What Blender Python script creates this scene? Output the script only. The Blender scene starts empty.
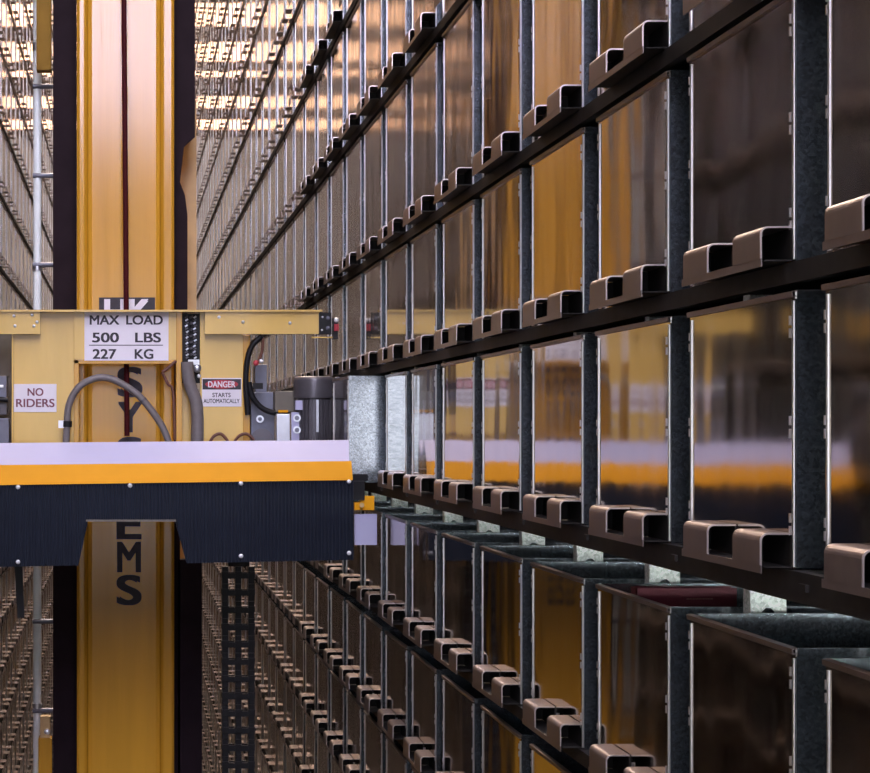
import bpy, math, random
from mathutils import Vector, Matrix
random.seed(7)
SC = bpy.context.scene
COL = SC.collection
F = 1788.0                    # focal length in pixels of the 870 x 773 frame
U0, V0 = 126.0, 429.0         # vanishing point of the aisle
X = 1.07                      # aisle centre to the bin fronts
R = math.radians

# ------------------------------------------------------------------ camera
cam = bpy.data.cameras.new('camera'); co = bpy.data.objects.new('camera', cam); COL.objects.link(co)
co.location = (0, 0, 0); co.rotation_euler = (R(90), 0, 0)
cam.sensor_width = 36; cam.lens = 36 * F / 870
cam.shift_x = (435 - U0) / 870; cam.shift_y = (V0 - 386.5) / 870
cam.clip_start = 0.05; cam.clip_end = 200
SC.camera = co

# ------------------------------------------------------------------ world, light, exposure
W = bpy.data.worlds.new('world'); SC.world = W; W.use_nodes = True
W.node_tree.nodes['Background'].inputs[0].default_value = (0.75, 0.72, 0.8, 1)
W.node_tree.nodes['Background'].inputs[1].default_value = 0.05
def area(name, loc, rot, sx, sy, watts, col):
    l = bpy.data.lights.new(name, 'AREA'); l.shape = 'RECTANGLE'; l.size = sx; l.size_y = sy
    l.energy = watts; l.color = col
    o = bpy.data.objects.new(name, l); COL.objects.link(o); o.location = loc; o.rotation_euler = rot
    return o
WIN_STRENGTH = 22.0           # frosted windows in the wall behind the camera
BAND_STRENGTH = 5.2           # high warm windows in the far end wall
LAMP_STRENGTH = 45.0          # ceiling lamps along the aisle
SC.view_settings.view_transform = 'Standard'; SC.view_settings.look = 'None'
SC.view_settings.gamma = 1; SC.view_settings.use_curve_mapping = False
SC.view_settings.exposure = 0.0
SC.cycles.max_bounces = 12; SC.cycles.glossy_bounces = 10; SC.cycles.diffuse_bounces = 4

# ------------------------------------------------------------------ materials
def nt(name):
    m = bpy.data.materials.new(name); m.use_nodes = True
    return m, m.node_tree.nodes, m.node_tree.links, m.node_tree.nodes['Principled BSDF']
def mat(name, col, rough=0.5, metal=0.0, var=0.12, scale=30.0, bump=0.0, coat=0.0, stretch=(1, 1, 1), rvar=0.0):
    m, n, l, b = nt(name)
    b.inputs['Metallic'].default_value = metal
    b.inputs['Roughness'].default_value = rough
    b.inputs['Coat Weight'].default_value = coat
    g = n.new('ShaderNodeNewGeometry'); mp = n.new('ShaderNodeMapping'); mp.inputs['Scale'].default_value = stretch
    l.new(g.outputs['Position'], mp.inputs[0])
    t = n.new('ShaderNodeTexNoise'); t.inputs['Scale'].default_value = scale; t.inputs['Detail'].default_value = 4
    l.new(mp.outputs[0], t.inputs['Vector'])
    r = n.new('ShaderNodeMapRange'); r.inputs['From Min'].default_value = 0.3; r.inputs['From Max'].default_value = 0.7
    r.inputs['To Min'].default_value = 1 - var; r.inputs['To Max'].default_value = 1 + var
    l.new(t.outputs[0], r.inputs[0])
    mx = n.new('ShaderNodeVectorMath'); mx.operation = 'SCALE'; mx.inputs[0].default_value = col
    l.new(r.outputs[0], mx.inputs['Scale']); l.new(mx.outputs[0], b.inputs['Base Color'])
    if rvar:
        q = n.new('ShaderNodeMapRange'); q.inputs['From Min'].default_value = 0.3; q.inputs['From Max'].default_value = 0.7
        q.inputs['To Min'].default_value = max(0.02, rough - rvar); q.inputs['To Max'].default_value = rough + rvar
        l.new(t.outputs[0], q.inputs[0]); l.new(q.outputs[0], b.inputs['Roughness'])
    if bump:
        bp = n.new('ShaderNodeBump'); bp.inputs['Strength'].default_value = 1; bp.inputs['Distance'].default_value = bump
        l.new(t.outputs[0], bp.inputs['Height']); l.new(bp.outputs[0], b.inputs['Normal'])
    return m
def galv_mat(name, col, rough, metal):
    m, n, l, b = nt(name)
    b.inputs['Metallic'].default_value = metal
    g = n.new('ShaderNodeNewGeometry')
    v = n.new('ShaderNodeTexVoronoi'); v.inputs['Scale'].default_value = 190
    l.new(g.outputs['Position'], v.inputs['Vector'])
    s = n.new('ShaderNodeSeparateColor'); l.new(v.outputs['Color'], s.inputs[0])
    r = n.new('ShaderNodeMapRange'); r.inputs['To Min'].default_value = 0.72; r.inputs['To Max'].default_value = 1.28
    l.new(s.outputs[0], r.inputs[0])
    mx = n.new('ShaderNodeVectorMath'); mx.operation = 'SCALE'; mx.inputs[0].default_value = col
    l.new(r.outputs[0], mx.inputs['Scale']); l.new(mx.outputs[0], b.inputs['Base Color'])
    r2 = n.new('ShaderNodeMapRange'); r2.inputs['To Min'].default_value = rough - 0.03; r2.inputs['To Max'].default_value = rough + 0.03
    l.new(s.outputs[1], r2.inputs[0]); l.new(r2.outputs[0], b.inputs['Roughness'])
    return m
def front_mat():
    # cold rolled steel sheet: a dull mirror, drawn in the vertical direction and slightly oil-canned
    m, n, l, b = nt('bin_front_steel')
    b.inputs['Metallic'].default_value = 1.0
    g = n.new('ShaderNodeNewGeometry')
    mp = n.new('ShaderNodeMapping'); mp.inputs['Scale'].default_value = (1, 6.0, 2.0)
    l.new(g.outputs['Position'], mp.inputs[0])
    t = n.new('ShaderNodeTexNoise'); t.inputs['Scale'].default_value = 1.0; t.inputs['Detail'].default_value = 1.0
    l.new(mp.outputs[0], t.inputs['Vector'])
    bp = n.new('ShaderNodeBump'); bp.inputs['Strength'].default_value = 1; bp.inputs['Distance'].default_value = 0.0026
    l.new(t.outputs[0], bp.inputs['Height']); l.new(bp.outputs[0], b.inputs['Normal'])
    mp2 = n.new('ShaderNodeMapping'); mp2.inputs['Scale'].default_value = (1, 9.0, 1.6)
    l.new(g.outputs['Position'], mp2.inputs[0])
    t2 = n.new('ShaderNodeTexNoise'); t2.inputs['Scale'].default_value = 1.0; t2.inputs['Detail'].default_value = 5
    l.new(mp2.outputs[0], t2.inputs['Vector'])
    r = n.new('ShaderNodeMapRange'); r.inputs['From Min'].default_value = 0.3; r.inputs['From Max'].default_value = 0.7
    r.inputs['To Min'].default_value = 0.055; r.inputs['To Max'].default_value = 0.11
    l.new(t2.outputs[0], r.inputs[0]); l.new(r.outputs[0], b.inputs['Roughness'])
    c = n.new('ShaderNodeMapRange'); c.inputs['From Min'].default_value = 0.3; c.inputs['From Max'].default_value = 0.7
    c.inputs['To Min'].default_value = 0.92; c.inputs['To Max'].default_value = 1.06
    l.new(t2.outputs[0], c.inputs[0])
    mx = n.new('ShaderNodeVectorMath'); mx.operation = 'SCALE'; mx.inputs[0].default_value = FRONT_COL
    l.new(c.outputs[0], mx.inputs['Scale']); l.new(mx.outputs[0], b.inputs['Base Color'])
    return m
FRONT_COL = (0.475, 0.42, 0.362)
def emit(name, col, s, streak=0.0):
    m, n, l, b = nt(name)
    n.remove(b); e = n.new('ShaderNodeEmission'); e.inputs[0].default_value = (*col, 1); e.inputs[1].default_value = s
    if streak:
        g = n.new('ShaderNodeNewGeometry'); t = n.new('ShaderNodeTexNoise'); t.inputs['Scale'].default_value = 1.3
        l.new(g.outputs['Position'], t.inputs['Vector'])
        r = n.new('ShaderNodeMapRange'); r.inputs['From Min'].default_value = 0.3; r.inputs['From Max'].default_value = 0.7
        r.inputs['To Min'].default_value = s * (1 - streak); r.inputs['To Max'].default_value = s * (1 + streak)
        l.new(t.outputs[0], r.inputs[0]); l.new(r.outputs[0], e.inputs[1])
    l.new(e.outputs[0], n['Material Output'].inputs[0])
    return m
M = dict(
    front=front_mat(),
    galv=galv_mat('galvanized_sheet', (0.50, 0.55, 0.60), 0.225, 1.0),
    edge=mat('folded_steel_edge', (0.86, 0.86, 0.88), 0.28, 1.0, 0.06),
    handle=mat('bent_steel_handle', (0.285, 0.235, 0.22), 0.38, 0.8, 0.12, 40, rvar=0.06),
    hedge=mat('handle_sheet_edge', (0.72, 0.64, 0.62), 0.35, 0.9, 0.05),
    shelf=mat('dark_rack_steel', (0.028, 0.026, 0.025), 0.55, 0.3, 0.2),
    upright=galv_mat('upright_galvanized', (0.88, 0.93, 0.90), 0.40, 0.2),
    yellow=mat('mast_yellow_paint', (0.60, 0.30, 0.026), 0.17, 0.0, 0.06, 2, 0.0030, coat=0.0, stretch=(8, 1, .5)),
    pale=mat('carriage_yellow_paint', (0.70, 0.46, 0.11), 0.25, 0.0, 0.06, 5, 0.004, coat=0.4, stretch=(1.6, 1, .4)),
    bright=mat('safety_yellow_paint', (0.74, 0.33, 0.006), 0.5, 0.0, 0.03, 12),
    lav=mat('pale_deck_paint', (0.46, 0.46, 0.66), 0.35, 0.0, 0.03, 6),
    skirt=mat('dark_rubber_skirt', (0.010, 0.014, 0.026), 0.42, 0.0, 0.1, 20),
    dark=mat('dark_column_paint', (0.022, 0.014, 0.018), 0.6, 0.0, 0.15, 8),
    black=mat('black_plastic', (0.012, 0.012, 0.014), 0.4, 0.0, 0.1),
    white=mat('white_sign_face', (0.80, 0.76, 0.82), 0.4, 0.0, 0.03, 9),
    ink=mat('dark_sign_ink', (0.06, 0.055, 0.065), 0.6),
    redink=mat('red_sign_ink', (0.45, 0.04, 0.06), 0.6),
    purpleink=mat('maroon_sign_ink', (0.20, 0.06, 0.09), 0.6),
    rope=mat('dark_red_rope', (0.055, 0.006, 0.008), 0.6, 0.0, 0.2, 80),
    hose=mat('grey_hose_rubber', (0.17, 0.15, 0.15), 0.45, 0.0, 0.1, 40),
    tan=mat('tan_post_paint', (0.55, 0.36, 0.15), 0.5, 0.0, 0.1, 10),
    steel=mat('brushed_steel', (0.62, 0.64, 0.70), 0.3, 0.9, 0.08, 20),
    tube=mat('pale_ladder_tube', (0.90, 0.97, 0.98), 0.3, 0.0, 0.03, 20),
    ochre=mat('dull_ochre_paint', (0.26, 0.14, 0.012), 0.8, 0.0, 0.08, 10),
    motor=mat('motor_grey_paint', (0.10, 0.095, 0.11), 0.35, 0.3, 0.1, 20),
    slate=mat('slate_machine_paint', (0.16, 0.17, 0.22), 0.45, 0.2, 0.1, 20),
    olive=mat('olive_box_paint', (0.13, 0.115, 0.09), 0.5, 0.0, 0.1, 20),
    bolt=mat('white_bolt_head', (0.80, 0.82, 0.85), 0.3, 0.3, 0.03),
    wire=mat('brown_wire', (0.14, 0.05, 0.03), 0.5),
    book=mat('dark_red_book_cloth', (0.13, 0.008, 0.025), 0.6, 0.0, 0.1, 60),
    gold=mat('pale_gilt_lettering', (0.45, 0.25, 0.2), 0.5),
    paper=mat('book_paper', (0.55, 0.5, 0.42), 0.8),
    wall=mat('painted_hall_wall', (0.22, 0.17, 0.13), 0.8, 0.0, 0.1, 1),
    concrete=mat('concrete_floor', (0.18, 0.16, 0.15), 0.7, 0.0, 0.15, 2),
    roof=mat('brown_roof_deck', (0.16, 0.12, 0.09), 0.8, 0.0, 0.1, 1),
    winglass=emit('frosted_daylight_glass', (0.86, 0.84, 1.0), WIN_STRENGTH),
    winmid=emit('pale_daylight_glass', (0.76, 0.70, 1.0), 17.0),
    top_glow=emit('added_ceiling_glow', (0.95, 0.88, 1.0), 16.0),
    warm_top_glow=emit('added_warm_ceiling_glow', (1.0, 0.80, 0.66), 36.0),
    slot_glow=emit('added_slot_glow', (0.92, 1.0, 0.96), 110.0),
    winsoft=emit('shaded_daylight_glass', (0.86, 0.89, 1.0), 2.5),
    warmglass=emit('amber_window_glass', (1.0, 0.58, 0.36), BAND_STRENGTH, 0.45),
    end_glow=emit('added_end_wall_glow', (1.0, 0.77, 0.62), 0.42, 0.3),
    lamp=emit('warm_lamp_tube', (1.0, 0.70, 0.50), LAMP_STRENGTH),
)

for k_, v_ in dict(yellow=.62, skirt=.2, black=.2, dark=.04, rope=.1, shelf=.15, ink=.15, bright=.15, lav=.3).items():
    M[k_].node_tree.nodes['Principled BSDF'].inputs['Specular IOR Level'].default_value = v_
# ------------------------------------------------------------------ mesh helpers
class MB:
    def __init__(s): s.v, s.f, s.mi, s.mats, s.sm = [], [], [], [], []
    def m(s, key):
        if key not in s.mats: s.mats.append(key)
        return s.mats.index(key)
    def add(s, vs, fs, key, smooth=False):
        o = len(s.v); s.v += [tuple(p) for p in vs]; k = s.m(key)
        for f in fs: s.f.append(tuple(i + o for i in f)); s.mi.append(k); s.sm.append(smooth)
    def box(s, x0, x1, y0, y1, z0, z1, key):
        if x0 > x1: x0, x1 = x1, x0
        if y0 > y1: y0, y1 = y1, y0
        if z0 > z1: z0, z1 = z1, z0
        vs = [(x0,y0,z0),(x1,y0,z0),(x1,y1,z0),(x0,y1,z0),(x0,y0,z1),(x1,y0,z1),(x1,y1,z1),(x0,y1,z1)]
        s.add(vs, [(0,3,2,1),(4,5,6,7),(0,1,5,4),(1,2,6,5),(2,3,7,6),(3,0,4,7)], key)
    def prism(s, pts, a, b, axis, key, smooth=False):
        """extrude a 2D outline along an axis: 'y' takes (x,z), 'z' takes (x,y), 'x' takes (y,z)"""
        def P(p, t): return {'y': (p[0], t, p[1]), 'z': (p[0], p[1], t), 'x': (t, p[0], p[1])}[axis]
        n = len(pts); vs = [P(p, a) for p in pts] + [P(p, b) for p in pts]
        fs = [tuple(range(n)), tuple(range(2*n-1, n-1, -1))]
        s.add(vs, fs, key)
        s.add(vs, [(i, (i+1) % n, n+(i+1) % n, n+i) for i in range(n)], key, smooth)
    def strip(s, path, w0, w1, t, key, axis='y'):
        """bent sheet: path of (x,z) points, thickness t, running from w0 to w1 along the axis"""
        out = []
        for i, p in enumerate(path):
            a = Vector(path[max(i-1, 0)]); b = Vector(path[min(i+1, len(path)-1)]); d = (b-a).normalized()
            out.append((p[0] - d.y*t, p[1] + d.x*t))
        s.prism(list(path) + out[::-1], w0, w1, axis, key)
    def tube(s, pts, r, key, seg=10, cap=True):
        pts = [Vector(p) for p in pts]; rings = []; up = Vector((0.13, 0.21, 0.97))
        for i, p in enumerate(pts):
            d = (pts[min(i+1, len(pts)-1)] - pts[max(i-1, 0)]).normalized()
            a = d.cross(up)
            if a.length < 1e-3: a = d.cross(Vector((1, 0, 0)))
            a.normalize(); b = d.cross(a)
            rr = r[i] if isinstance(r, (list, tuple)) else r
            rings.append([p + (a*math.cos(2*math.pi*k/seg) + b*math.sin(2*math.pi*k/seg))*rr for k in range(seg)])
        vs = [q for g in rings for q in g]; fs = []
        for i in range(len(pts)-1):
            for k in range(seg):
                fs.append((i*seg+k, i*seg+(k+1) % seg, (i+1)*seg+(k+1) % seg, (i+1)*seg+k))
        s.add(vs, fs, key, True)
        if cap: s.add(rings[0], [tuple(range(seg))[::-1]], key); s.add(rings[-1], [tuple(range(seg))], key)
    def dome(s, c, r, key, ax=(0, -1, 0), h=0.6):
        ax = Vector(ax).normalized(); a = ax.cross(Vector((0.3, 0.2, 1))).normalized(); b = ax.cross(a); c = Vector(c)
        vs, N, K = [], 12, 4
        for j in range(K):
            t = j/K*math.pi/2
            for k in range(N): vs.append(c + (a*math.cos(2*math.pi*k/N)+b*math.sin(2*math.pi*k/N))*r*math.cos(t) + ax*r*h*math.sin(t))
        vs.append(c + ax*r*h); fs = []
        for j in range(K-1):
            for k in range(N): fs.append((j*N+k, j*N+(k+1) % N, (j+1)*N+(k+1) % N, (j+1)*N+k))
        for k in range(N): fs.append(((K-1)*N+k, (K-1)*N+(k+1) % N, K*N))
        s.add(vs, fs, key, True)
    def mesh(s, name):
        me = bpy.data.meshes.new(name); me.from_pydata(s.v, [], s.f)
        for k in s.mats: me.materials.append(M[k])
        me.polygons.foreach_set('material_index', s.mi); me.polygons.foreach_set('use_smooth', s.sm)
        me.update(); return me
    def fix(s, me):
        import bmesh
        b = bmesh.new(); b.from_mesh(me); bmesh.ops.recalc_face_normals(b, faces=b.faces); b.to_mesh(me); b.free()
        return me
    def build(s, name, parent=None, loc=None, bevel=0):
        me = s.fix(s.mesh(name)); o = bpy.data.objects.new(name, me); COL.objects.link(o)
        if parent:
            root = parent; off = Vector((0, 0, 0))
            while root: off += root.location; root = root.parent
            o.parent = parent; o.location = -off if loc is None else loc
        elif loc: o.location = loc
        if bevel:
            md = o.modifiers.new('bevel', 'BEVEL'); md.width = bevel; md.segments = 2; md.limit_method = 'ANGLE'
        return o
def tag(o, label=None, cat=None, group=None, kind=None):
    if label: o['label'] = label
    if cat: o['category'] = cat
    if group: o['group'] = group
    if kind: o['kind'] = kind
    return o
def empty(name, loc):
    o = bpy.data.objects.new(name, None); COL.objects.link(o); o.location = loc; o.empty_display_size = 0.1
    return o
def P(u, v, Y): return ((u-U0)*Y/F, Y, (V0-v)*Y/F)
def PX(u, Y): return (u-U0)*Y/F
def PZ(v, Y): return (V0-v)*Y/F
def smooth_path(pts, n=8):
    pts = [Vector(p) for p in pts]; out = []
    for i in range(len(pts)-1):
        p0, p1, p2, p3 = pts[max(i-1, 0)], pts[i], pts[i+1], pts[min(i+2, len(pts)-1)]
        for k in range(n):
            t = k/n
            out.append(0.5*((2*p1)+(p2-p0)*t+(2*p0-5*p1+4*p2-p3)*t*t+(3*p1-p0-3*p2+p3)*t**3))
    out.append(pts[-1]); return out
def text(body, key, cx, cz, y, height, width=None, parent=None, name='lettering', bold=0.0, label=None):
    """letters facing the camera side, centred on (cx, cz), capital height and width in metres"""
    cu = bpy.data.curves.new('letters', 'FONT'); cu.body = body; cu.size = 1; cu.extrude = 0.02; cu.offset = 0
    cu.align_x = 'CENTER'; cu.align_y = 'CENTER'
    t = bpy.data.objects.new('letters', cu); COL.objects.link(t)
    dg = bpy.context.evaluated_depsgraph_get(); dg.update()
    me = bpy.data.meshes.new_from_object(t.evaluated_get(dg)); bpy.data.objects.remove(t)
    xs = [v.co.x for v in me.vertices]; zs = [v.co.y for v in me.vertices]
    mx, mz = (min(xs)+max(xs))/2, (min(zs)+max(zs))/2
    sz = height/(max(zs)-min(zs)); sx = width/(max(xs)-min(xs)) if width else sz
    for v in me.vertices:
        a, b, c = v.co; v.co = (cx+(a-mx)*sx, y - 0.0012 - c*0.04, cz+(b-mz)*sz)
    if bold:
        vv = [tuple(v.co) for v in me.vertices]; ff = [tuple(p.vertices) for p in me.polygons]; V, Fc = [], []
        for q_, (dx, dz) in enumerate(((-1, -.5), (1, -.5), (-1, .5), (1, .5), (0, 0))):
            o_ = len(V); V += [(a+dx*bold*sx*.8, b_-q_*.0003, c+dz*bold*sz) for a, b_, c in vv]; Fc += [tuple(i+o_ for i in f) for f in ff]
        me = bpy.data.meshes.new(name); me.from_pydata(V, [], Fc); me.update()
    me.materials.clear(); me.materials.append(M[key]); me.name = name
    o = bpy.data.objects.new(name, me); COL.objects.link(o)
    if parent:
        root = parent; off = Vector((0, 0, 0))
        while root: off += root.location; root = root.parent
        o.parent = parent; o.location = -off
    if label: o['label'] = label
    return o

# ------------------------------------------------------------------ the hall
ZF, ZC, YB, YE, XW = -6.75, 12.0, -7.0, 46.0, 4.2
def struct(name, mb):
    return tag(mb.build(name), kind='structure')
b = MB(); b.box(-XW, XW, YB, YE, ZF-0.2, ZF, 'concrete'); struct('floor', b)
b = MB(); b.box(-XW, XW, YB, YE, ZC, ZC+0.2, 'roof'); struct('ceiling', b)
b = MB(); b.box(-XW-0.2, -XW, YB, YE, ZF, ZC, 'wall'); struct('wall_left', b)
b = MB(); b.box(XW, XW+0.2, YB, YE, ZF, ZC, 'wall'); struct('wall_right', b)
b = MB(); b.box(-XW, XW, YB-0.2, YB, ZF, ZC, 'wall'); struct('wall_back', b)
b = MB(); b.box(-XW, XW, YE, YE+0.2, ZF, ZC, 'wall'); struct('wall_front', b)
# frosted windows behind the camera and high warm windows at the far end
wins = [(-3.9, 3.9, YB+0.02, -1.4, 2.2, 'winsoft'), (-2.4, 2.4, YB+0.02, 4.2, 6.6, 'winmid'), (-2.4, 2.4, YB+0.02, 7.0, 11.6, 'winglass')]
for i, (x0, x1, y, z0, z1, gm) in enumerate(wins):
    f = MB(); f.box(x0-.08, x1+.08, y, y+.05, z0-.08, z0, 'steel'); f.box(x0-.08, x1+.08, y, y+.05, z1, z1+.08, 'steel')
    f.box(x0-.08, x0, y, y+.05, z0, z1, 'steel'); f.box(x1, x1+.08, y, y+.05, z0, z1, 'steel')
    f.box(x0, x1, y, y+.02, z0, z1, gm); struct('window_%d' % (i+1), f)
f = MB(); f.box(XW-.02, XW, -2.5, 1.3, -.60, -.25, 'slot_glow'); f.box(XW-.05, XW, -2.56, 1.36, -.25, -.19, 'steel'); f.box(XW-.05, XW, -2.56, 1.36, -.66, -.6, 'steel'); struct('window_10', f)  # added light slot behind the right rack, brightens uprights and bin rims
f = MB(); f.box(-1.1, 1.1, -4.5, 4.2, ZC-.03, ZC, 'top_glow'); f.box(-1.16, -1.1, -4.5, 4.2, ZC-.08, ZC, 'steel'); f.box(1.1, 1.16, -4.5, 4.2, ZC-.08, ZC, 'steel'); struct('window_11', f)  # added ceiling light panel, lights the carriage from above and shades the lower mast
f = MB(); f.box(-1.1, 1.1, 10.0, 27.0, ZC-.03, ZC, 'warm_top_glow'); f.box(-1.16, -1.1, 10.0, 27.0, ZC-.08, ZC, 'steel'); f.box(1.1, 1.16, 10.0, 27.0, ZC-.08, ZC, 'steel'); struct('window_12', f)  # added warm ceiling light down the aisle, brightens the handle tops
bands = [(10.35, 10.95), (9.45, 9.95), (9.05, 9.2), (8.25, 8.55), (7.7, 7.95)]
for i, (z0, z1) in enumerate(bands):
    f = MB(); f.box(-1.6, 1.6, YE-.03, YE, z0, z1, 'warmglass')
    f.box(-1.66, 1.66, YE-.06, YE, z0-.06, z0, 'dark'); f.box(-1.66, 1.66, YE-.06, YE, z1, z1+.06, 'dark')
    struct('window_%d' % (i+3), f)
f = MB(); f.box(-1.6, 1.6, YE-.02, YE, -2.2, 7.5, 'end_glow'); struct('window_8', f)  # added glowing panel hidden behind the mast, warms reflections in the far bins
for i in range(6):
    y = 8 + i*6.3
    t = empty('ceiling_lamp', (0, y, ZC-0.4))
    tag(t, 'long warm tube lamp hanging high over the aisle, fixture %s from the front' % ['first','second','third','fourth','fifth','sixth','seventh'][i], 'lamp', 'ceiling lamps over the aisle')
    a = MB(); a.box(-.16, .16, y-1.4, y+1.4, ZC-.4, ZC-.32, 'steel'); a.box(-.02, .02, y-1, y-.96, ZC-.32, ZC, 'dark'); a.box(-.02, .02, y+.96, y+1, ZC-.32, ZC, 'dark')
    a.build('housing', t)
    a = MB(); a.tube([(-.08, y-1.3, ZC-.43), (-.08, y+1.3, ZC-.43)], .03, 'lamp'); a.tube([(.08, y-1.3, ZC-.43), (.08, y+1.3, ZC-.43)], .03, 'lamp')
    a.build('lamp_tube', t)

# ------------------------------------------------------------------ rows and columns of the racks
ORD = ['', 'first', 'second', 'third', 'fourth', 'fifth', 'sixth', 'seventh', 'eighth', 'ninth', 'tenth', 'eleventh', 'twelfth', 'thirteenth',
       'fourteenth', 'fifteenth', 'sixteenth', 'seventeenth', 'eighteenth', 'nineteenth']
def ordn(n):
    if n < 20: return ORD[n]
    t = {2: 'twenty', 3: 'thirty', 4: 'forty', 5: 'fifty', 6: 'sixty'}[n//10]
    return (t[:-1]+'ieth') if n % 10 == 0 else t + '-' + ORD[n % 10]
def row(n):
    if n == 0: return (-.21, .208)
    if n == 1: return (.25, .66)
    if n == 2: return (.70, 1.245)
    if n >= 3: a = 1.29+.585*(n-3); return (a, a+(.54 if n < 5 else .558))
    if n == -1: return (-.70, -.327)
    if n == -2: return (-1.11, -.774)
    a = -1.11-.395*(-n-2); return (a, a+.33)
NLO, NHI = -14, 17
KLO, KHI = -2, 64
YN0 = X*F*.001495             # near edge of column 0
YF0 = X*F*.001773             # far edge of column 0
PITCH = X*F*.000345
BW = YF0 - YN0

def YN(k): return YN0 + PITCH*k
DEPTH = 1.17
# ------------------------------------------------------------------ a bin, origin under the middle of its front, front towards -x
def handle_path():
    r, xo, zt = .013, -.053, .058
    pts = [(xo, .006)]
    for k in range(6):
        a = math.pi - k/5*math.pi/2
        pts.append((xo+r+r*math.cos(a), zt-r+r*math.sin(a)))
    pts.append((-.002, zt)); return pts
HY = [(-BW/2+.008, -BW/2+.138), (BW/2-.262, BW/2-.128)]
def m_body(H):
    b = MB(); h = BW/2; t = .002
    for y in (-h, h-t): b.box(.002, DEPTH, y, y+t, 0, H, 'galv')
    b.box(DEPTH-t, DEPTH, -h, h, 0, H, 'galv'); b.box(.002, DEPTH, -h, h, 0, t, 'galv')
    for s in (-1, 1): b.box(.002, DEPTH, s*h-.004, s*h+.004, H-.014, H, 'galv')      # rolled rim
    b.box(DEPTH-.004, DEPTH+.004, -h, h, H-.014, H, 'galv')
    for s in (-1, 1): b.box(.10, DEPTH-.1, s*h-.003, s*h+.003, H*.48, H*.50, 'galv')  # pressed bead
    return b
def m_front(H):
    b = MB(); b.box(0, .002, -BW/2, BW/2, 0, H-.002, 'front'); return b
def m_rim(H):
    b = MB(); b.strip([(.001, H-.011), (-.005, H-.011), (-.006, H-.002), (.004, H)], -BW/2-.002, BW/2+.002, -.0022, 'handle'); return b
def m_edge(H, s):
    b = MB(); y = s*(BW/2-(.002 if s < 0 else .012)); b.tube([(-.0005, y, .004), (-.0005, y, H-.017)], .0034, 'edge', 8)
    for z in (.12, .47, .83):
        for dz in (0, .033):
            b.box(-.004, 0, y-s*(.012 if s < 0 else -.007)-.0018, y-s*(.012 if s < 0 else -.007)+.0018, H*z+dz*.62, H*z+dz*.62+.015, 'edge')
    return b
def m_sill():
    b = MB(); b.strip([(0, .004), (-.046, .004)], -BW/2+.006, BW/2-.118, .002, 'shelf'); b.box(-.0525, -.0505, -BW/2+.006, BW/2-.118, -.007, .006, 'handle')
    b.box(-.004, 0, -.016, -.013, .012, .045, 'edge'); return b
def m_handle(y0, y1):
    b = MB(); p = handle_path(); b.box(-.003, -.0005, y0, y1, .004, .055, 'shelf'); b.box(-.050, -.001, y1-.005, y1-.003, .006, .054, 'shelf'); b.strip(p, y0+.003, y1-.003, -.003, 'handle')  # dark backing plate added to stand in for shade inside the hood
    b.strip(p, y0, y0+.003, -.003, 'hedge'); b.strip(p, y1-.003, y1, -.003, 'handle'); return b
def m_simple(H, far=False):
    b = MB(); h = BW/2
    b.box(0, .003, -h, h, 0, H, 'front')
    for y in (-h, h-.002): b.box(.003, DEPTH, y, y+.002, 0, H, 'galv')
    b.box(DEPTH-.002, DEPTH, -h, h, 0, H, 'galv'); b.box(.003, DEPTH, -h, h, 0, .002, 'galv')
    for s in (-1, 1):
        y = s*(h-(.002 if s < 0 else .012)); b.tube([(-.0005, y, .004), (-.0005, y, H-.017)], .0038, 'edge', 6, False)
    b.box(-.006, 0, -h, h, H-.011, H, 'handle')
    for y0, y1 in HY:
        b.strip([(-.053, .006), (-.053, .052), (-.047, .058), (-.002, .058)], y0, y1, -.003, 'handle')
        if not far: b.strip([(-.0535, .006), (-.0535, .0525), (-.0475, .0585), (-.002, .0585)], y0-.002, y0, -.004, 'edge')
    if not far: b.strip([(0, .004), (-.051, .004), (-.051, .010)], -h, h-.118, .002, 'shelf')
    return b
cache = {}
def mesh_of(kind, H, fn):
    k = (kind, round(H, 4))
    if k not in cache:
        mb = fn(); cache[k] = mb.fix(mb.mesh(kind))
    return cache[k]
def child(name, me, parent):
    o = bpy.data.objects.new(name, me); COL.objects.link(o); o.parent = parent; return o

# how large each bin shows in the photograph: the 300 largest stand alone, the others are one object
def shown(side, k, n):
    y0, y1 = YN(k), YN(k)+BW
    if y0 < 1.5: return 0, 0
    bo, to = row(n)
    ua, ub = sorted((U0+side*F*X/y0, U0+side*F*X/y1))
    va, vb = V0-F*X*to/((y0+y1)/2), V0-F*X*bo/((y0+y1)/2)
    area = 0; st = 3
    u = max(ua, 0)
    while u < min(ub, 870):
        w = min(st, ub-u); v = max(va, 0)
        while v < min(vb, 773):
            hid = 52 < u < 197 or (33 < u < 42) or (u < 353 and 440 < v < 566) or (u < 252 and 310 < v < 442) or (u < 330 and 310 < v < 336) or (u > 285 and u < 348 and 376 < v < 440) or (222 < u < 254 and v > 560)
            if not hid: area += w*min(st, vb-v)
            v += st
        u += w
    return area, ub-ua
cells = []
for side in (1, -1):
    for k in range(KLO, KHI+1):
        for n in range(NLO, NHI+1):
            a, w = shown(side, k, n); cells.append((a, w, side, k, n))
cells.sort(key=lambda c: -c[0])
def row_words(n):
    if n == 0: return 'in row level with the carriage deck'
    if n == -1: return 'in open-topped row just below the deck'
    return 'in %s row %s the deck-level row' % (ordn(abs(n)), 'above' if n > 0 else 'below')
def col_words(side, k):
    return ('%s column from the right edge' % ordn(k+2)) if side > 0 else ('left rack, %s column back' % ordn(k+2))
rest = []
def jitter(side, k, n):
    r = random.Random(k*131+n*17+side*7+5); return R(r.uniform(-.35, .35))
PULLED = (1, 7, 0)
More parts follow.
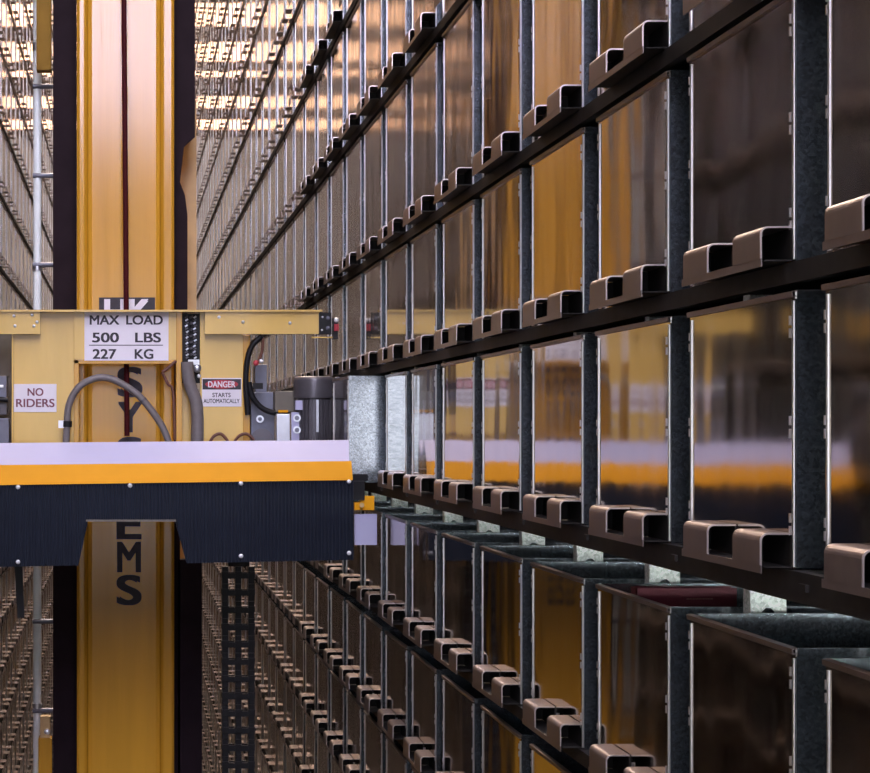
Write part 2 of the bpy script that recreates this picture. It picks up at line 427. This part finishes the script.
for i, (a, w, side, k, n) in enumerate(cells):
    bo, to = row(n); H = (to-bo)*X; rz = jitter(side, k, n) + (0 if side > 0 else math.pi)
    loc = (side*X - (.14 if (side, k, n) == PULLED else 0), YN(k)+BW/2, bo*X)
    if (side, k, n) == PULLED: rz = 0
    if i >= 300 or a <= 0:
        rest.append((loc, rz, H)); continue
    if (side, k, n) == PULLED: lab = 'steel bin drawn partly out of its row onto the carriage, its pale side showing'
    elif (side, k, n) == (1, 1, -1): lab = 'open-topped steel bin holding a dark red book, third column from the right edge'
    else:
        lab = ('galvanized steel bin %s, %s' % (row_words(n), col_words(side, k)))
    if w < 9:
        o = bpy.data.objects.new('storage_bin', mesh_of('bin', H, lambda: m_simple(H, True))); COL.objects.link(o)
    else:
        o = empty('storage_bin', loc)
        child('body', mesh_of('body', H, lambda: m_body(H)), o)
        child('front_panel', mesh_of('front_panel', H, lambda: m_front(H)), o)
        child('top_rim', mesh_of('top_rim', H, lambda: m_rim(H)), o)
        child('corner_edge', mesh_of('near_edge', H, lambda: m_edge(H, -1)), o)
        child('corner_edge', mesh_of('far_edge', H, lambda: m_edge(H, 1)), o)
        child('bottom_sill', mesh_of('bottom_sill', 0, m_sill), o)
        for q, (y0, y1) in enumerate(HY): child('handle', mesh_of('handle%d' % q, 0, lambda: m_handle(y0, y1)), o)
    o.location = loc; o.rotation_euler = (0, 0, rz)
    tag(o, lab, 'storage bin', 'steel storage bins in the racks')
# everything beyond those: one object
vs, fs, mi, mats, sm = [], [], [], None, []
tmpl = {}
for loc, rz, H in rest:
    if loc[2]+H < 0 and False: continue
    key = round(H, 4)
    if key not in tmpl:
        mb = m_simple(H, True); tmpl[key] = mb
    mb = tmpl[key]; mats = mb.mats
    c, s_ = math.cos(rz), math.sin(rz); o0 = len(vs)
    vs += [(loc[0]+x*c-y*s_, loc[1]+x*s_+y*c, loc[2]+z) for x, y, z in mb.v]
    fs += [tuple(i+o0 for i in f) for f in mb.f]; mi += mb.mi; sm += mb.sm
mb = MB(); mb.v, mb.f, mb.mi, mb.mats, mb.sm = vs, fs, mi, mats, sm
me = mb.fix(mb.mesh('distant_storage_bins')); o = bpy.data.objects.new('distant_storage_bins', me); COL.objects.link(o)
tag(o, 'mass of small distant steel bins filling both racks down the aisle', 'storage bins', kind='stuff')

# ------------------------------------------------------------------ shelves under every row
YS0, YS1 = YN(KLO)-.05, YN(KHI)+BW+.05
for side in (1, -1):
    for n in range(NLO, NHI+1):
        z = row(n)[0]*X; lip = .05 if n == 0 else .034 if n < 6 else .016; sm_ = 'shelf' if n < 6 else 'handle'
        b = MB(); q = lambda x0, x1, *a: b.box(side*(X+x0), side*(X+x1), *a)
        q(-.008, .012, YS0, YS1, z-lip, z-.001, sm_)
        for k in range(KLO, KHI+1):
            q(.012, 1.2, YN(k)-.012, YN(k)+BW+.012, z-.012, z-.001, 'shelf')
        if n == 0 and side > 0:
            for k in range(-1, 12):                                   # little clips under the deck-level shelf
                b.box(X-.014, X-.008, YN(k)-.08, YN(k)-.05, z-.03, z-.018, 'shelf')
        o = b.build('rack_shelf', loc=(0, 0, 0))
        where = 'deck-level row' if n == 0 else '%s row %s deck level' % (ordn(abs(n)), 'above' if n > 0 else 'below')
        tag(o, 'long dark steel shelf under the bins, %s rack, %s' % ('right' if side > 0 else 'left', where), 'shelf', 'rack shelves')

# ------------------------------------------------------------------ perforated uprights in the gaps between columns
def upright_mb(z0, z1, side=1):
    b = MB(); n = int((z1-z0)/.06); x0, x1 = .13, .20; xc = .165; yy = -BW/2-.128/2
    for i in range(n):
        a = z0+(z1-z0)*i/n; c = z0+(z1-z0)*(i+1)/n; zc = (a+c)/2; r = .013
        vs = [(x0, 0, a), (x1, 0, a), (x1, 0, c), (x0, 0, c)] + [(xc+r*math.cos(t*math.pi/4+math.pi/8), 0, zc+r*math.sin(t*math.pi/4+math.pi/8)) for t in range(8)]
        fs = [(1, 2, 4, 11), (4, 2, 5), (2, 3, 6, 5), (6, 3, 7), (3, 0, 8, 7), (8, 0, 9), (0, 1, 10, 9), (10, 1, 11)]
        b.add([(side*p[0], p[1]-.018, p[2]) for p in vs], fs, 'upright')
    b.box(side*x0, side*(x0+.002), -.018, .02, z0, z1, 'upright'); b.box(side*(x1-.002), side*x1, -.018, .02, z0, z1, 'upright')
    return b
um = upright_mb(ZF, 10.9); um = um.fix(um.mesh('rack_upright'))
for k in range(-1, 9):
    o = bpy.data.objects.new('rack_upright', um); COL.objects.link(o); o.location = (X, YN(k)-.064, 0)
    tag(o, 'pale perforated upright in the gap just before the %s bin column from right' % ordn(k+2), 'upright', 'perforated rack uprights')
b = MB()
for side in (1, -1):
    for k in range(KLO, KHI+1):
        if side > 0 and -1 <= k < 9: continue
        y = YN(k)-.064
        b.box(side*(X+.13), side*(X+.132), y-.018, y+.02, ZF, 10.9, 'upright'); b.box(side*(X+.198), side*(X+.2), y-.018, y+.02, ZF, 10.9, 'upright')
        b.box(side*(X+.13), side*(X+.2), y-.02, y-.018, ZF, 10.9, 'upright')
tag(b.build('distant_rack_uprights'), 'rack uprights hidden between the bin columns further down the aisle', 'uprights', kind='stuff')

# ------------------------------------------------------------------ red book standing in the open bin
yb = YN(1)+.30; zb = row(-1)[0]*X
t = empty('book', (X+.10, yb, zb+.003)); tag(t, 'dark red book with faint gilt lettering sticking up out of an open bin', 'book')
b = MB(); zt = -.3395
b.box(X+.02, X+.235, yb, yb+.003, zb+.003, zt, 'book'); b.box(X+.02, X+.235, yb+.037, yb+.04, zb+.003, zt, 'book'); b.box(X+.02, X+.023, yb, yb+.04, zb+.003, zt, 'book')
b.build('cover', t)
b = MB(); r_ = random.Random(5); x = 1.198
while x < 1.25:
    w_ = r_.uniform(.002, .006); b.box(x, x+w_, yb-.0006, yb, -.3640, -.3618, 'gold'); x += w_+.0016
b.build('gilt_marks', t)
b = MB(); b.box(X+.023, X+.23, yb+.003, yb+.037, zb+.008, zt-.004, 'paper'); b.build('pages', t)

# ------------------------------------------------------------------ the mast of the crane
YM = 8.8
t = empty('crane_mast', (0, YM, ZF)); tag(t, 'tall yellow crane mast with vertical dark lettering standing in the aisle', 'mast')
def sec(z0, z1, us, y=YM):
    b = MB(); x = [PX(u, y) for u in us]
    out = [(x[0], y+.02), (x[0], y-.035), (x[0]+.012, y-.045), (x[1]-.012, y-.045), (x[1], y-.035), (x[1]+.006, y-.006), (x[2], y), (x[3], y), (x[4]-.006, y-.006),
           (x[4], y-.035), (x[4]+.012, y-.045), (x[5]-.012, y-.045), (x[5], y-.035), (x[5], y+.02), (x[5]-.02, y+.36), (x[0]+.02, y+.36)]
    b.prism(out, z0, z1, 'z', 'yellow'); return b
sec(ZF, 11.5, (77, 87, 92, 156, 161, 174)).build('mast_column', t, bevel=.003)
for c, v in zip('SYSTEMS', (382, 417, 452, 487, 524, 557, 590)):
    text(c, 'ink', PX(130 if v < 500 else 129, YM), PZ(v, YM), YM, 29*YM/F, 22*YM/F, t, 'lettering', .035)
b = MB(); b.box(PX(99, YM), PX(155, YM), YM-.003, YM-.0005, PZ(326, YM), PZ(297.5, YM), 'ink'); o = b.build('emblem_panel', t); o['label'] = 'dark emblem box with white letters'
text('HK', 'white', PX(127.5, YM), PZ(312, YM), YM-.003, 24*YM/F, 44*YM/F, o, 'lettering', .05)
for u0, u1 in ((53, 76), (174, 180)):
    b = MB(); b.box(PX(u0, 9.0), PX(u1, 9.0), 9.0, 9.12, ZF, 11.2, 'dark'); b.build('side_rail', t)
b = MB(); y = 8.98                                                     # the dark belt that narrows half way up on the right
b.prism([(PX(175, y), 11.0), (PX(175, y), PZ(330, y)), (PX(187.5, y), PZ(330, y)), (PX(187.5, y), PZ(215, y)), (PX(185, y), PZ(195, y)), (PX(180, y), PZ(182, y)), (PX(184, y), PZ(147, y)),
         (PX(190, y), PZ(141, y)), (PX(195, y), PZ(137, y)), (PX(195, y), 11.0)], y, y+.015, 'y', 'dark'); b.build('cover_strip', t)
b = MB(); b.box(PX(180, 9.3), PX(196.5, 9.3), 9.3, 9.36, ZF, PZ(100, 9.3), 'tan'); b.build('rear_post', t)
b = MB(); b.box(PX(178, 9.0), PX(202, 9.0), 9.0, 9.1, ZF, PZ(560, 9.0), 'dark'); b.box(PX(57, 9.0), PX(78, 9.0), 8.99, 9.1, ZF, PZ(560, 9.0), 'dark'); b.build('lower_guard', t)

# rope running down the front of the mast
pts = smooth_path([P(123.5, -260, 8.66), P(124, 0, 8.66), P(125.5, 200, 8.66), P(127, 436, 8.66)], 6)
b = MB(); b.tube(pts, .0125, 'rope', 10); o = b.build('hoist_rope'); tag(o, 'dark red hoist rope hanging straight down the middle of the yellow mast', 'rope')

# ladder left of the mast
YL = 9.2
t = empty('access_ladder', (PX(37, YL), YL, ZF)); tag(t, 'pale tubular access ladder rising behind the left side of the yellow mast', 'ladder')
for u in (37.3, 64):
    b = MB(); b.tube([(PX(u, YL), YL, ZF), (PX(u, YL), YL, 10.8)], .021, 'tube', 14)
    for v in range(-1800, 1900, 220): b.tube([(PX(u, YL), YL, PZ(v+87, YL)-.02), (PX(u, YL), YL, PZ(v+87, YL)+.02)], .026, 'steel', 14)
    b.build('stile', t)
for i in range(-20, 20):
    v = 176+i*89
    if PZ(v, YL) < ZF+.2 or PZ(v, YL) > 10.7: continue
    b = MB(); b.tube([(PX(33, YL), YL-.015, PZ(v, YL)), (PX(66, YL), YL-.015, PZ(v, YL))], .013, 'slate', 10); b.build('rung', t)
# yellow channel post above and below beside the ladder
for nm, u0, u1, v0, v1, lab in (('junction_box', 36.5, 51, -700, 70, 'dark yellow guard post ending in mid air at top left beside the ladder'), ('buffer_post', 38.5, 52, 738, 1700, 'short yellow post under the ladder at bottom left')):
    y = 8.95; b = MB()
    b.box(PX(u0, y), PX(u1, y), y, y+.08, max(PZ(v1, y), ZF), PZ(v0, y), ('ochre' if v0 < 0 else 'yellow')); b.box(PX(u0, y), PX(u0, y)+.01, y-.012, y, max(PZ(v1, y), ZF), PZ(v0, y), ('ochre' if v0 < 0 else 'yellow'))
    b.box(PX(u1, y)-.01, PX(u1, y), y-.012, y, max(PZ(v1, y), ZF), PZ(v0, y), ('ochre' if v0 < 0 else 'yellow'))
    o = b.build('guard_post' if v0 < 0 else 'buffer_post', bevel=.003); tag(o, lab, 'post')
    if v0 > 0:
        c = MB(); c.box(PX(40, y), PX(50, y), y+.01, y+.07, PZ(738, y), PZ(717, y), 'tan'); c.dome((PX(47, y), y+.01, PZ(732, y)), .016, 'bolt'); cc = c.build('bracket', o)

# ------------------------------------------------------------------ the carriage riding on the mast
YC = 8.58
t = empty('lifting_carriage', (0, YC, -.5)); tag(t, 'yellow lifting carriage with load signs, pale deck edge and dark ribbed skirt', 'carriage')
b = MB()                                                               # left cheek plate
b.box(PX(12, YC), PX(75, YC), YC, YC+.02, PZ(446, YC), PZ(311, YC), 'pale'); b.box(PX(12, YC), PX(14, YC), YC-.03, YC, PZ(446, YC), PZ(334, YC), 'pale')
b.build('cheek_plate', t, bevel=.002)
b = MB(); b.box(PX(200, YC), PX(243, YC), YC, YC+.02, PZ(446, YC), PZ(311, YC), 'pale'); b.box(PX(243, YC), PX(250, YC), YC, YC+.12, PZ(446, YC), PZ(335, YC), 'yellow')
b.build('cheek_plate', t, bevel=.002)
b = MB(); y = YC-.06
b.box(PX(-60, y), PX(40, y), y, y+.055, PZ(334, y), PZ(312, y), 'pale'); b.box(PX(205, y), PX(320, y), y, y+.055, PZ(334, y), PZ(312, y), 'pale')
b.box(PX(-60, y), PX(322, y), y-.02, y+.075, PZ(312, y), PZ(310, y), 'pale'); b.build('top_beam', t)
b = MB()
for u, v in ((14, 316), (15, 326), (32, 315), (37, 322), (34, 326), (219, 317), (243, 322), (290, 323)):
    b.dome(P(u, v, y), .008, 'steel' if u != 219 else 'bolt')
b.build('beam_bolts', t)
b = MB(); yb_ = YC-.02                                                 # strips that frame the sign, and the small end posts
b.box(PX(74, YC), PX(85, YC), yb_, YC+.04, PZ(360, YC), PZ(311, YC), 'pale'); b.box(PX(168, YC), PX(177, YC), yb_, YC+.04, PZ(360, YC), PZ(311, YC), 'pale')
b.box(PX(74, YC), PX(180, YC), yb_, YC+.04, PZ(364, YC), PZ(360, YC), 'yellow')
b.box(PX(176, YC), PX(182, YC), yb_-.01, YC+.08, PZ(446, YC), PZ(311, YC), 'yellow'); b.box(PX(182, YC), PX(194, YC), YC+.05, YC+.07, PZ(446, YC), PZ(364, YC), 'pale')
b.box(PX(74, YC), PX(79, YC), yb_, YC+.08, PZ(446, YC), PZ(360, YC), 'yellow')
b.build('sign_frame', t, bevel=.002)
# signs
ys = YC-.024
b = MB(); b.box(PX(84.5, ys), PX(168.5, ys), ys, ys+.003, PZ(360.5, ys), PZ(312, ys), 'white')
b.box(PX(89, ys), PX(163, ys), ys-.001, ys, PZ(345.6, ys), PZ(344.8, ys), 'ink')
sg = b.build('load_sign', t); sg['label'] = 'white plate reading MAX LOAD 500 LBS 227 KG'
for w, u, v, h, ww in (('MAX', 104.5, 320, 9, 29), ('LOAD', 144.5, 320, 9, 36), ('500', 105.5, 337.5, 9.5, 26), ('LBS', 148, 337.5, 9.5, 25), ('227', 104.5, 354, 9.5, 23), ('KG', 144, 354, 9.5, 18)):
    text(w, 'ink', PX(u, ys), PZ(v, ys), ys, h*ys/F, ww*ys/F, sg, 'lettering', .03)
ys = YC-.004
b = MB(); b.box(PX(14, ys), PX(56.5, ys), ys, ys+.003, PZ(412, ys), PZ(384, ys), 'white'); sg = b.build('riders_sign', t); sg['label'] = 'white sign reading NO RIDERS in maroon letters'
text('NO', 'purpleink', PX(35.5, ys), PZ(392, ys), ys, 7.5*ys/F, 15.5*ys/F, sg, 'lettering', .025)
text('RIDERS', 'purpleink', PX(35.3, ys), PZ(403, ys), ys, 8*ys/F, 38*ys/F, sg, 'lettering', .025)
b = MB(); b.box(PX(202, ys), PX(241.5, ys), ys, ys+.003, PZ(406.5, ys), PZ(378, ys), 'white'); b.box(PX(202.5, ys), PX(241, ys), ys-.001, ys, PZ(389.5, ys), PZ(379, ys), 'ink')
sg = b.build('danger_sign', t); sg['label'] = 'white and red sign reading DANGER STARTS AUTOMATICALLY'
pts = [(PX(221.7+16.5*math.cos(a*math.pi/12), ys), PZ(384.3+4.4*math.sin(a*math.pi/12), ys)) for a in range(24)]
b = MB(); b.prism(pts, ys-.002, ys-.001, 'y', 'redink'); b.build('oval', sg)
text('DANGER', 'white', PX(221.7, ys), PZ(384.3, ys), ys-.0015, 6*ys/F, 27*ys/F, sg, 'lettering', .03)
text('STARTS', 'ink', PX(221.5, ys), PZ(395, ys), ys, 4.2*ys/F, 18*ys/F, sg, 'lettering', .02)
text('AUTOMATICALLY', 'ink', PX(221.5, ys), PZ(401, ys), ys, 4.2*ys/F, 36*ys/F, sg, 'lettering', .02)
# hoist chain in the dark slot
b = MB(); b.box(PX(182, YC), PX(200, YC), YC+.02, YC+.05, PZ(383, YC), PZ(313, YC), 'black'); b.build('chain_slot', t)
b = MB(); r_ = random.Random(3)
for i in range(15):
    for j in range(2):
        z = PZ(317+i*2.9, YC); x = PX(187+j*8+r_.uniform(-.6, .6), YC)
        b.tube([(x-.006, YC+.012, z-.004), (x+.006, YC+.012, z+.004)], .0045, 'steel' if (i+j) % 2 else 'motor', 8)
for i in range(14): b.tube([(PX(191, YC), YC+.006, PZ(316+i*3.1, YC)), (PX(191.6, YC), YC+.006, PZ(318+i*3.1, YC))], .009, 'black' if i % 2 else 'motor', 8)
b.build('chain', t)
b = MB(); b.box(PX(188, YC), PX(199, YC), YC-.05, YC-.01, PZ(365, YC), PZ(360, YC), 'bolt'); b.dome(P(197, 368, YC-.03), .022, 'steel'); b.dome(P(199, 376, YC-.04), .010, 'bolt')
b.build('cable_gland', t)
# hoses
yh = YC-.10
for pts, r0, nm in (([(66, 444), (67, 425), (69, 405), (78, 388), (93, 379), (108, 378), (124, 385), (139, 396), (152, 411), (163, 428), (170, 446)], .0165, 'hose'),
                ([(187, 362), (188, 376), (191, 388), (196, 402), (197.5, 420), (197, 446)], .030, 'hose')):
    b = MB(); p = smooth_path([P(u, v, yh) for u, v in pts], 6); b.tube(p, r0, 'hose', 14)
    if r0 < .02:
        b.tube([P(67.3, 427, yh), P(67.6, 421, yh)], .022, 'black', 14); b.box(PX(58.5, yh), PX(65, yh), yh-.01, yh+.02, PZ(428, yh), PZ(420.5, yh), 'bolt')
        b.tube([P(142.5, 399.5, yh), P(144, 401.3, yh)], .0185, 'motor', 14)
    b.build(nm, t)
for pts, key in (([(162, 372), (168, 368), (176, 361)], 'wire'), ([(162, 372), (168, 384), (173, 392), (175, 440)], 'wire'), ([(209, 444), (214, 436), (221, 434), (227, 440), (229, 446)], 'wire'), ([(233, 444), (239, 436), (247, 434), (254, 440)], 'wire'),
                 ([(262, 336), (252, 346), (247, 362), (246, 385), (248, 415)], 'black'), ([(263, 338), (262, 352), (258, 362)], 'wire'), ([(249, 382), (252, 396), (262, 408), (276, 413), (290, 410)], 'black')):
    b = MB(); b.tube(smooth_path([P(u, v, YC-.03) for u, v in pts], 5), .0075 if key == 'wire' else .014, key, 8); b.build('cable', t)
# motor and boxes on the right
ym = 8.45
b = MB(); cx = PX(314, ym); r1 = 20.5*ym/F
b.tube([(cx, ym, PZ(398, ym)), (cx, ym, PZ(381, ym)), (cx, ym, PZ(378, ym)), (cx, ym, PZ(376.5, ym))], [r1, r1, r1*.97, r1*.75], 'motor', 28)
for i in range(28):
    a = 2*math.pi*i/28; b.box(0, 0, 0, 0, 0, 0, 'motor') if False else None
    c, s_ = math.cos(a), math.sin(a); ra, rb = r1*.80, r1*.97; w = .0028
    vs = []
    for z in (PZ(446, ym), PZ(400, ym)):
        for rr, ww in ((ra, -w), (rb, -w), (rb, w), (ra, w)): vs.append((cx+c*rr-s_*ww, ym+s_*rr+c*ww, z))
    b.add(vs, [(0, 1, 2, 3), (7, 6, 5, 4), (0, 4, 5, 1), (1, 5, 6, 2), (2, 6, 7, 3), (3, 7, 4, 0)], 'motor')
b.tube([(cx, ym, PZ(446, ym)), (cx, ym, PZ(398, ym))], r1*.82, 'motor', 28)
b.box(cx+.0, cx+.012, ym-r1-.004, ym-r1+.02, PZ(432, ym), PZ(400, ym), 'steel')
mo = b.build('motor', t); mo['label'] = 'dark finned electric motor with round fan cowl'
b = MB(); b.box(PX(335, 8.5), PX(347, 8.5), 8.5, 8.7, PZ(446, 8.5), PZ(377, 8.5), 'motor'); b.box(PX(341, 8.5), PX(342, 8.5), 8.495, 8.5, PZ(440, 8.5), PZ(380, 8.5), 'steel'); b.build('side_cover', t, bevel=.003)
b = MB(); b.box(PX(251, 8.6), PX(275, 8.6), 8.62, 8.8, PZ(446, 8.6), PZ(392, 8.6), 'slate'); b.box(PX(256, 8.6), PX(268, 8.6), 8.66, 8.8, PZ(392, 8.6), PZ(364, 8.6), 'slate')
b.tube([P(260, 419, 8.62), P(260, 419, 8.60)], .018, 'steel', 16); b.tube([P(260, 419, 8.605), P(260, 419, 8.595)], .010, 'slate', 16)
b.tube([P(262, 440, 8.62), P(262, 440, 8.56)], .055, 'motor', 24); b.build('gearbox', t, bevel=.003)
b = MB(); b.box(PX(275, 8.5), PX(297, 8.5), 8.5, 8.62, PZ(412, 8.5), PZ(391, 8.5), 'olive'); b.box(PX(278, 8.5), PX(288, 8.5), 8.49, 8.5, PZ(412.5, 8.5), PZ(410, 8.5), 'bright')
b.build('junction_box', t, bevel=.003)
b = MB(); b.box(PX(276.5, 8.45), PX(290, 8.45), 8.45, 8.5, PZ(446, 8.45), PZ(414, 8.45), 'steel'); b.box(PX(291.5, 8.4), PX(302, 8.4), 8.4-r1*0, 8.42, PZ(446, 8.4), PZ(412, 8.4), 'lav')
for v in (418, 430): b.tube([P(297, v, 8.4), P(297, v, 8.39)], .018, 'steel', 16); b.tube([P(297, v, 8.391), P(297, v, 8.385)], .011, 'slate', 16)
b.box(PX(295, 8.4), PX(303, 8.4), 8.38, 8.4, PZ(410, 8.4), PZ(400.5, 8.4), 'lav'); b.build('switch_box', t, bevel=.002)
b = MB(); b.dome(P(256, 363, 8.5), .014, 'redink'); b.dome(P(261, 361, 8.5), .010, 'bolt'); b.box(PX(253, 8.52), PX(263, 8.52), 8.52, 8.54, PZ(389, 8.52), PZ(383, 8.52), 'black'); b.build('connector', t)
# sensor at the end of the top beam
b = MB(); y = YC-.07; b.box(PX(319, y), PX(331.5, y), y, y+.06, PZ(334, y), PZ(312.5, y), 'black'); b.box(PX(333, y), PX(338, y), y, y+.05, PZ(339, y), PZ(318, y), 'black')
b.tube([P(336.5, 324, y), P(336.5, 331, y)], .012, 'redink', 10); b.dome(P(336.5, 320, y), .012, 'bolt'); b.dome(P(322, 330, y), .005, 'bolt'); b.dome(P(322.5, 317, y), .005, 'bolt')
b.dome(P(328, 318, y), .010, 'slate'); b.dome(P(328, 328, y), .010, 'slate')
b.box(PX(312, y), PX(336, y), y+.01, y+.04, PZ(338, y), PZ(336.5, y), 'pale'); b.build('end_sensor', t)
# devices at the far left
b = MB(); y = YC+.1
b.box(PX(-30, y), PX(9, y), y, y+.1, PZ(443, y), PZ(418, y), 'slate'); b.box(PX(-30, y), PX(7, y), y, y+.1, PZ(415, y), PZ(403, y), 'motor')
b.box(PX(-30, y), PX(7, y), y-.02, y+.1, PZ(398, y), PZ(376, y), 'slate'); b.box(PX(-30, y), PX(4, y), y-.03, y-.02, PZ(388, y), PZ(385, y), 'bolt'); b.tube([P(-10, 398, y-.03), P(8, 400, y-.03)], .012, 'black', 8)
b.build('drive_unit', t, bevel=.003)
b = MB(); b.box(PX(-60, YC), PX(12, YC), YC+.3, YC+.32, PZ(446, YC), PZ(312, YC), 'olive'); b.build('rear_panel', t)
# deck: pale sloping plate, yellow edge, ribbed skirt
YP = 7.30
def zl(u, va, vb): return va+(vb-va)*(u-0)/350.0                      # the carriage hangs a touch lower on its left
def slab(us, lo, hi, y_lo, y_hi, th, key, name, bev=.0):
    """plate whose lower and upper edges follow two slightly tilted lines at two depths"""
    b = MB(); vs = []
    for u in us:
        for (va, vb), y in ((lo, y_lo), (hi, y_hi)):
            x = PX(u, y if key == 'lav' else YP); z = PZ(zl(u, va, vb), y); vs += [(x, y, z), (x, y+th, z-.004)]
    n = len(us); fs = []
    for i in range(n-1):
        a, c = i*4, (i+1)*4
        fs += [(a, c, c+2, a+2), (a+1, a+3, c+3, c+1), (a+2, c+2, c+3, a+3), (a, a+1, c+1, c)]
    fs += [(0, 2, 3, 1), (n*4-4, n*4-3, n*4-1, n*4-2)]
    b.add(vs, fs, key); return b.build(name, t, bevel=bev)
UL = -101
slab((-78, 349), (465, 462), (443, 440), 7.33, 7.44, .02, 'lav', 'deck_plate')
slab((UL, 352), (485, 480), (465, 461), 7.275, 7.32, .02, 'bright', 'warning_edge')
b = MB(); th = .02; zt_ = lambda u: PZ(zl(u, 484, 479.5), 7.28); zb_ = lambda u: PZ(zl(u, 567, 560), 7.28)
us = []; u = UL
while u < 353.5: us.append(u); u += .9
vs = []; fs = []
for i, u in enumerate(us):
    # notch that clears the mast
    if u < 78 or u > 187: lo = zb_(u)
    elif u < 88: lo = PZ(567-(u-78)*4.6, 7.28)
    elif u > 175: lo = PZ(565-(187-u)*3.7, 7.28)
    else: lo = PZ(521, 7.28)
    dy = 0 if i % 4 < 2 else .006
    vs += [(PX(u, 7.28), 7.28+dy, lo), (PX(u, 7.28), 7.28+dy, zt_(u)-.02), (PX(u, 7.28), 7.28, zt_(u)), (PX(u, 7.28), 7.28+th, lo), (PX(u, 7.28), 7.28+th, zt_(u))]
for i in range(len(us)-1):
    a, c = i*5, i*5+5
    fs += [(a, c, c+1, a+1), (a+1, c+1, c+2, a+2), (a+3, a+4, c+4, c+3), (a+2, c+2, c+4, a+4), (a, a+3, c+3, c)]
fs += [(0, 1, 2, 4, 3)]; n = len(us)*5; fs += [(n-5, n-2, n-1, n-3, n-4)]
b.add(vs, fs, 'skirt'); sk = b.build('rubber_skirt', t)
for u, v in ((18, 487), (130, 485.5), (241, 483.5), (349, 481.5), (18, 562), (241, 556), (349, 553)):
    b = MB(); b.dome(P(u, v, 7.278), .0095, 'bolt'); b.build('bolt', sk)
b = MB(); b.box(PX(86, 7.28), PX(176, 7.28), 7.272, 7.28, PZ(521.5, 7.28), PZ(519.5, 7.28), 'olive'); b.build('notch_trim', t)
b = MB(); b.box(PX(UL, YP), PX(345, YP), 7.55, 8.9, PZ(462, YP), PZ(458, YP), 'steel') if False else None
c = MB(); c.box(PX(UL, YP), PX(322, YP), 7.47, 8.54, -.12, -.10, 'slate'); c.build('deck_floor', t)
for ua in (-90, 40, 215, 305): b.box(PX(ua, YP), PX(ua+14, YP), 7.33, 8.75, -.28, -.17, 'shelf')
b.build('deck_frame', t)
# bracket at the right end of the deck
b = MB(); y = 7.42
b.box(PX(353, y), PX(368, y), y, y+.05, PZ(481, y), PZ(474, y), 'black'); b.box(PX(353, y), PX(364, y), y-.02, y+.04, PZ(500, y), PZ(481, y), 'black'); b.build('end_buffer', t)
b = MB(); b.box(PX(354.5, y), PX(377, y), y, y+.02, PZ(545, y), PZ(514, y), 'lav'); b.build('end_plate', t)
b = MB(); b.box(PX(354, y), PX(362, y), y-.01, y+.04, PZ(510, y), PZ(502, y), 'bright'); b.box(PX(360, y), PX(374, y), y-.01, y+.04, PZ(510, y), PZ(496, y), 'bright'); b.tube([P(362, 505, y-.01), P(362, 505, y-.02)], .01, 'tan', 10); b.build('end_clamp', t)

# strap hanging under the left of the skirt
b = MB(); p = [(14, 560), (22, 560), (24.5, 618), (17.5, 618)]; b.prism([(PX(u, 7.6), PZ(v, 7.6)) for u, v in p], 7.6, 7.61, 'y', 'black'); b.build('strap', t)

# ------------------------------------------------------------------ energy chain hanging under the carriage
YE_ = 8.2
t = empty('cable_chain', (PX(238, YE_), YE_, ZF)); tag(t, 'black plastic cable chain of open links hanging under the dark skirt', 'cable chain')
link = MB(); h = 17.2*YE_/F; w = 31*YE_/F
for c in (-.5, 0, .5):
    ww = .0135
    link.box(c*(w-.022)-ww, c*(w-.022)+ww, -.03, .03, 0, h*.98, 'black')
    link.box(c*(w-.022)-ww-.002, c*(w-.022)+ww+.002, -.034, .034, h*.35, h*.7, 'black')
link.box(-w/2, w/2, -.03, -.022, h*.30, h*.62, 'black'); link.box(-w/2, w/2, .022, .03, h*.30, h*.62, 'black')
lm = link.fix(link.mesh('chain_link'))
nl = int((PZ(566, YE_)-ZF)/h)
for i in range(nl):
    o = bpy.data.objects.new('chain_link', lm); COL.objects.link(o); o.parent = t; o.location = (0, 0, PZ(566, YE_)-ZF-(i+1)*h)
b = MB(); b.box(PX(228, YE_), PX(249, YE_), YE_-.03, YE_+.03, PZ(566, YE_), -.225, 'shelf'); b.build('chain_bracket', t)
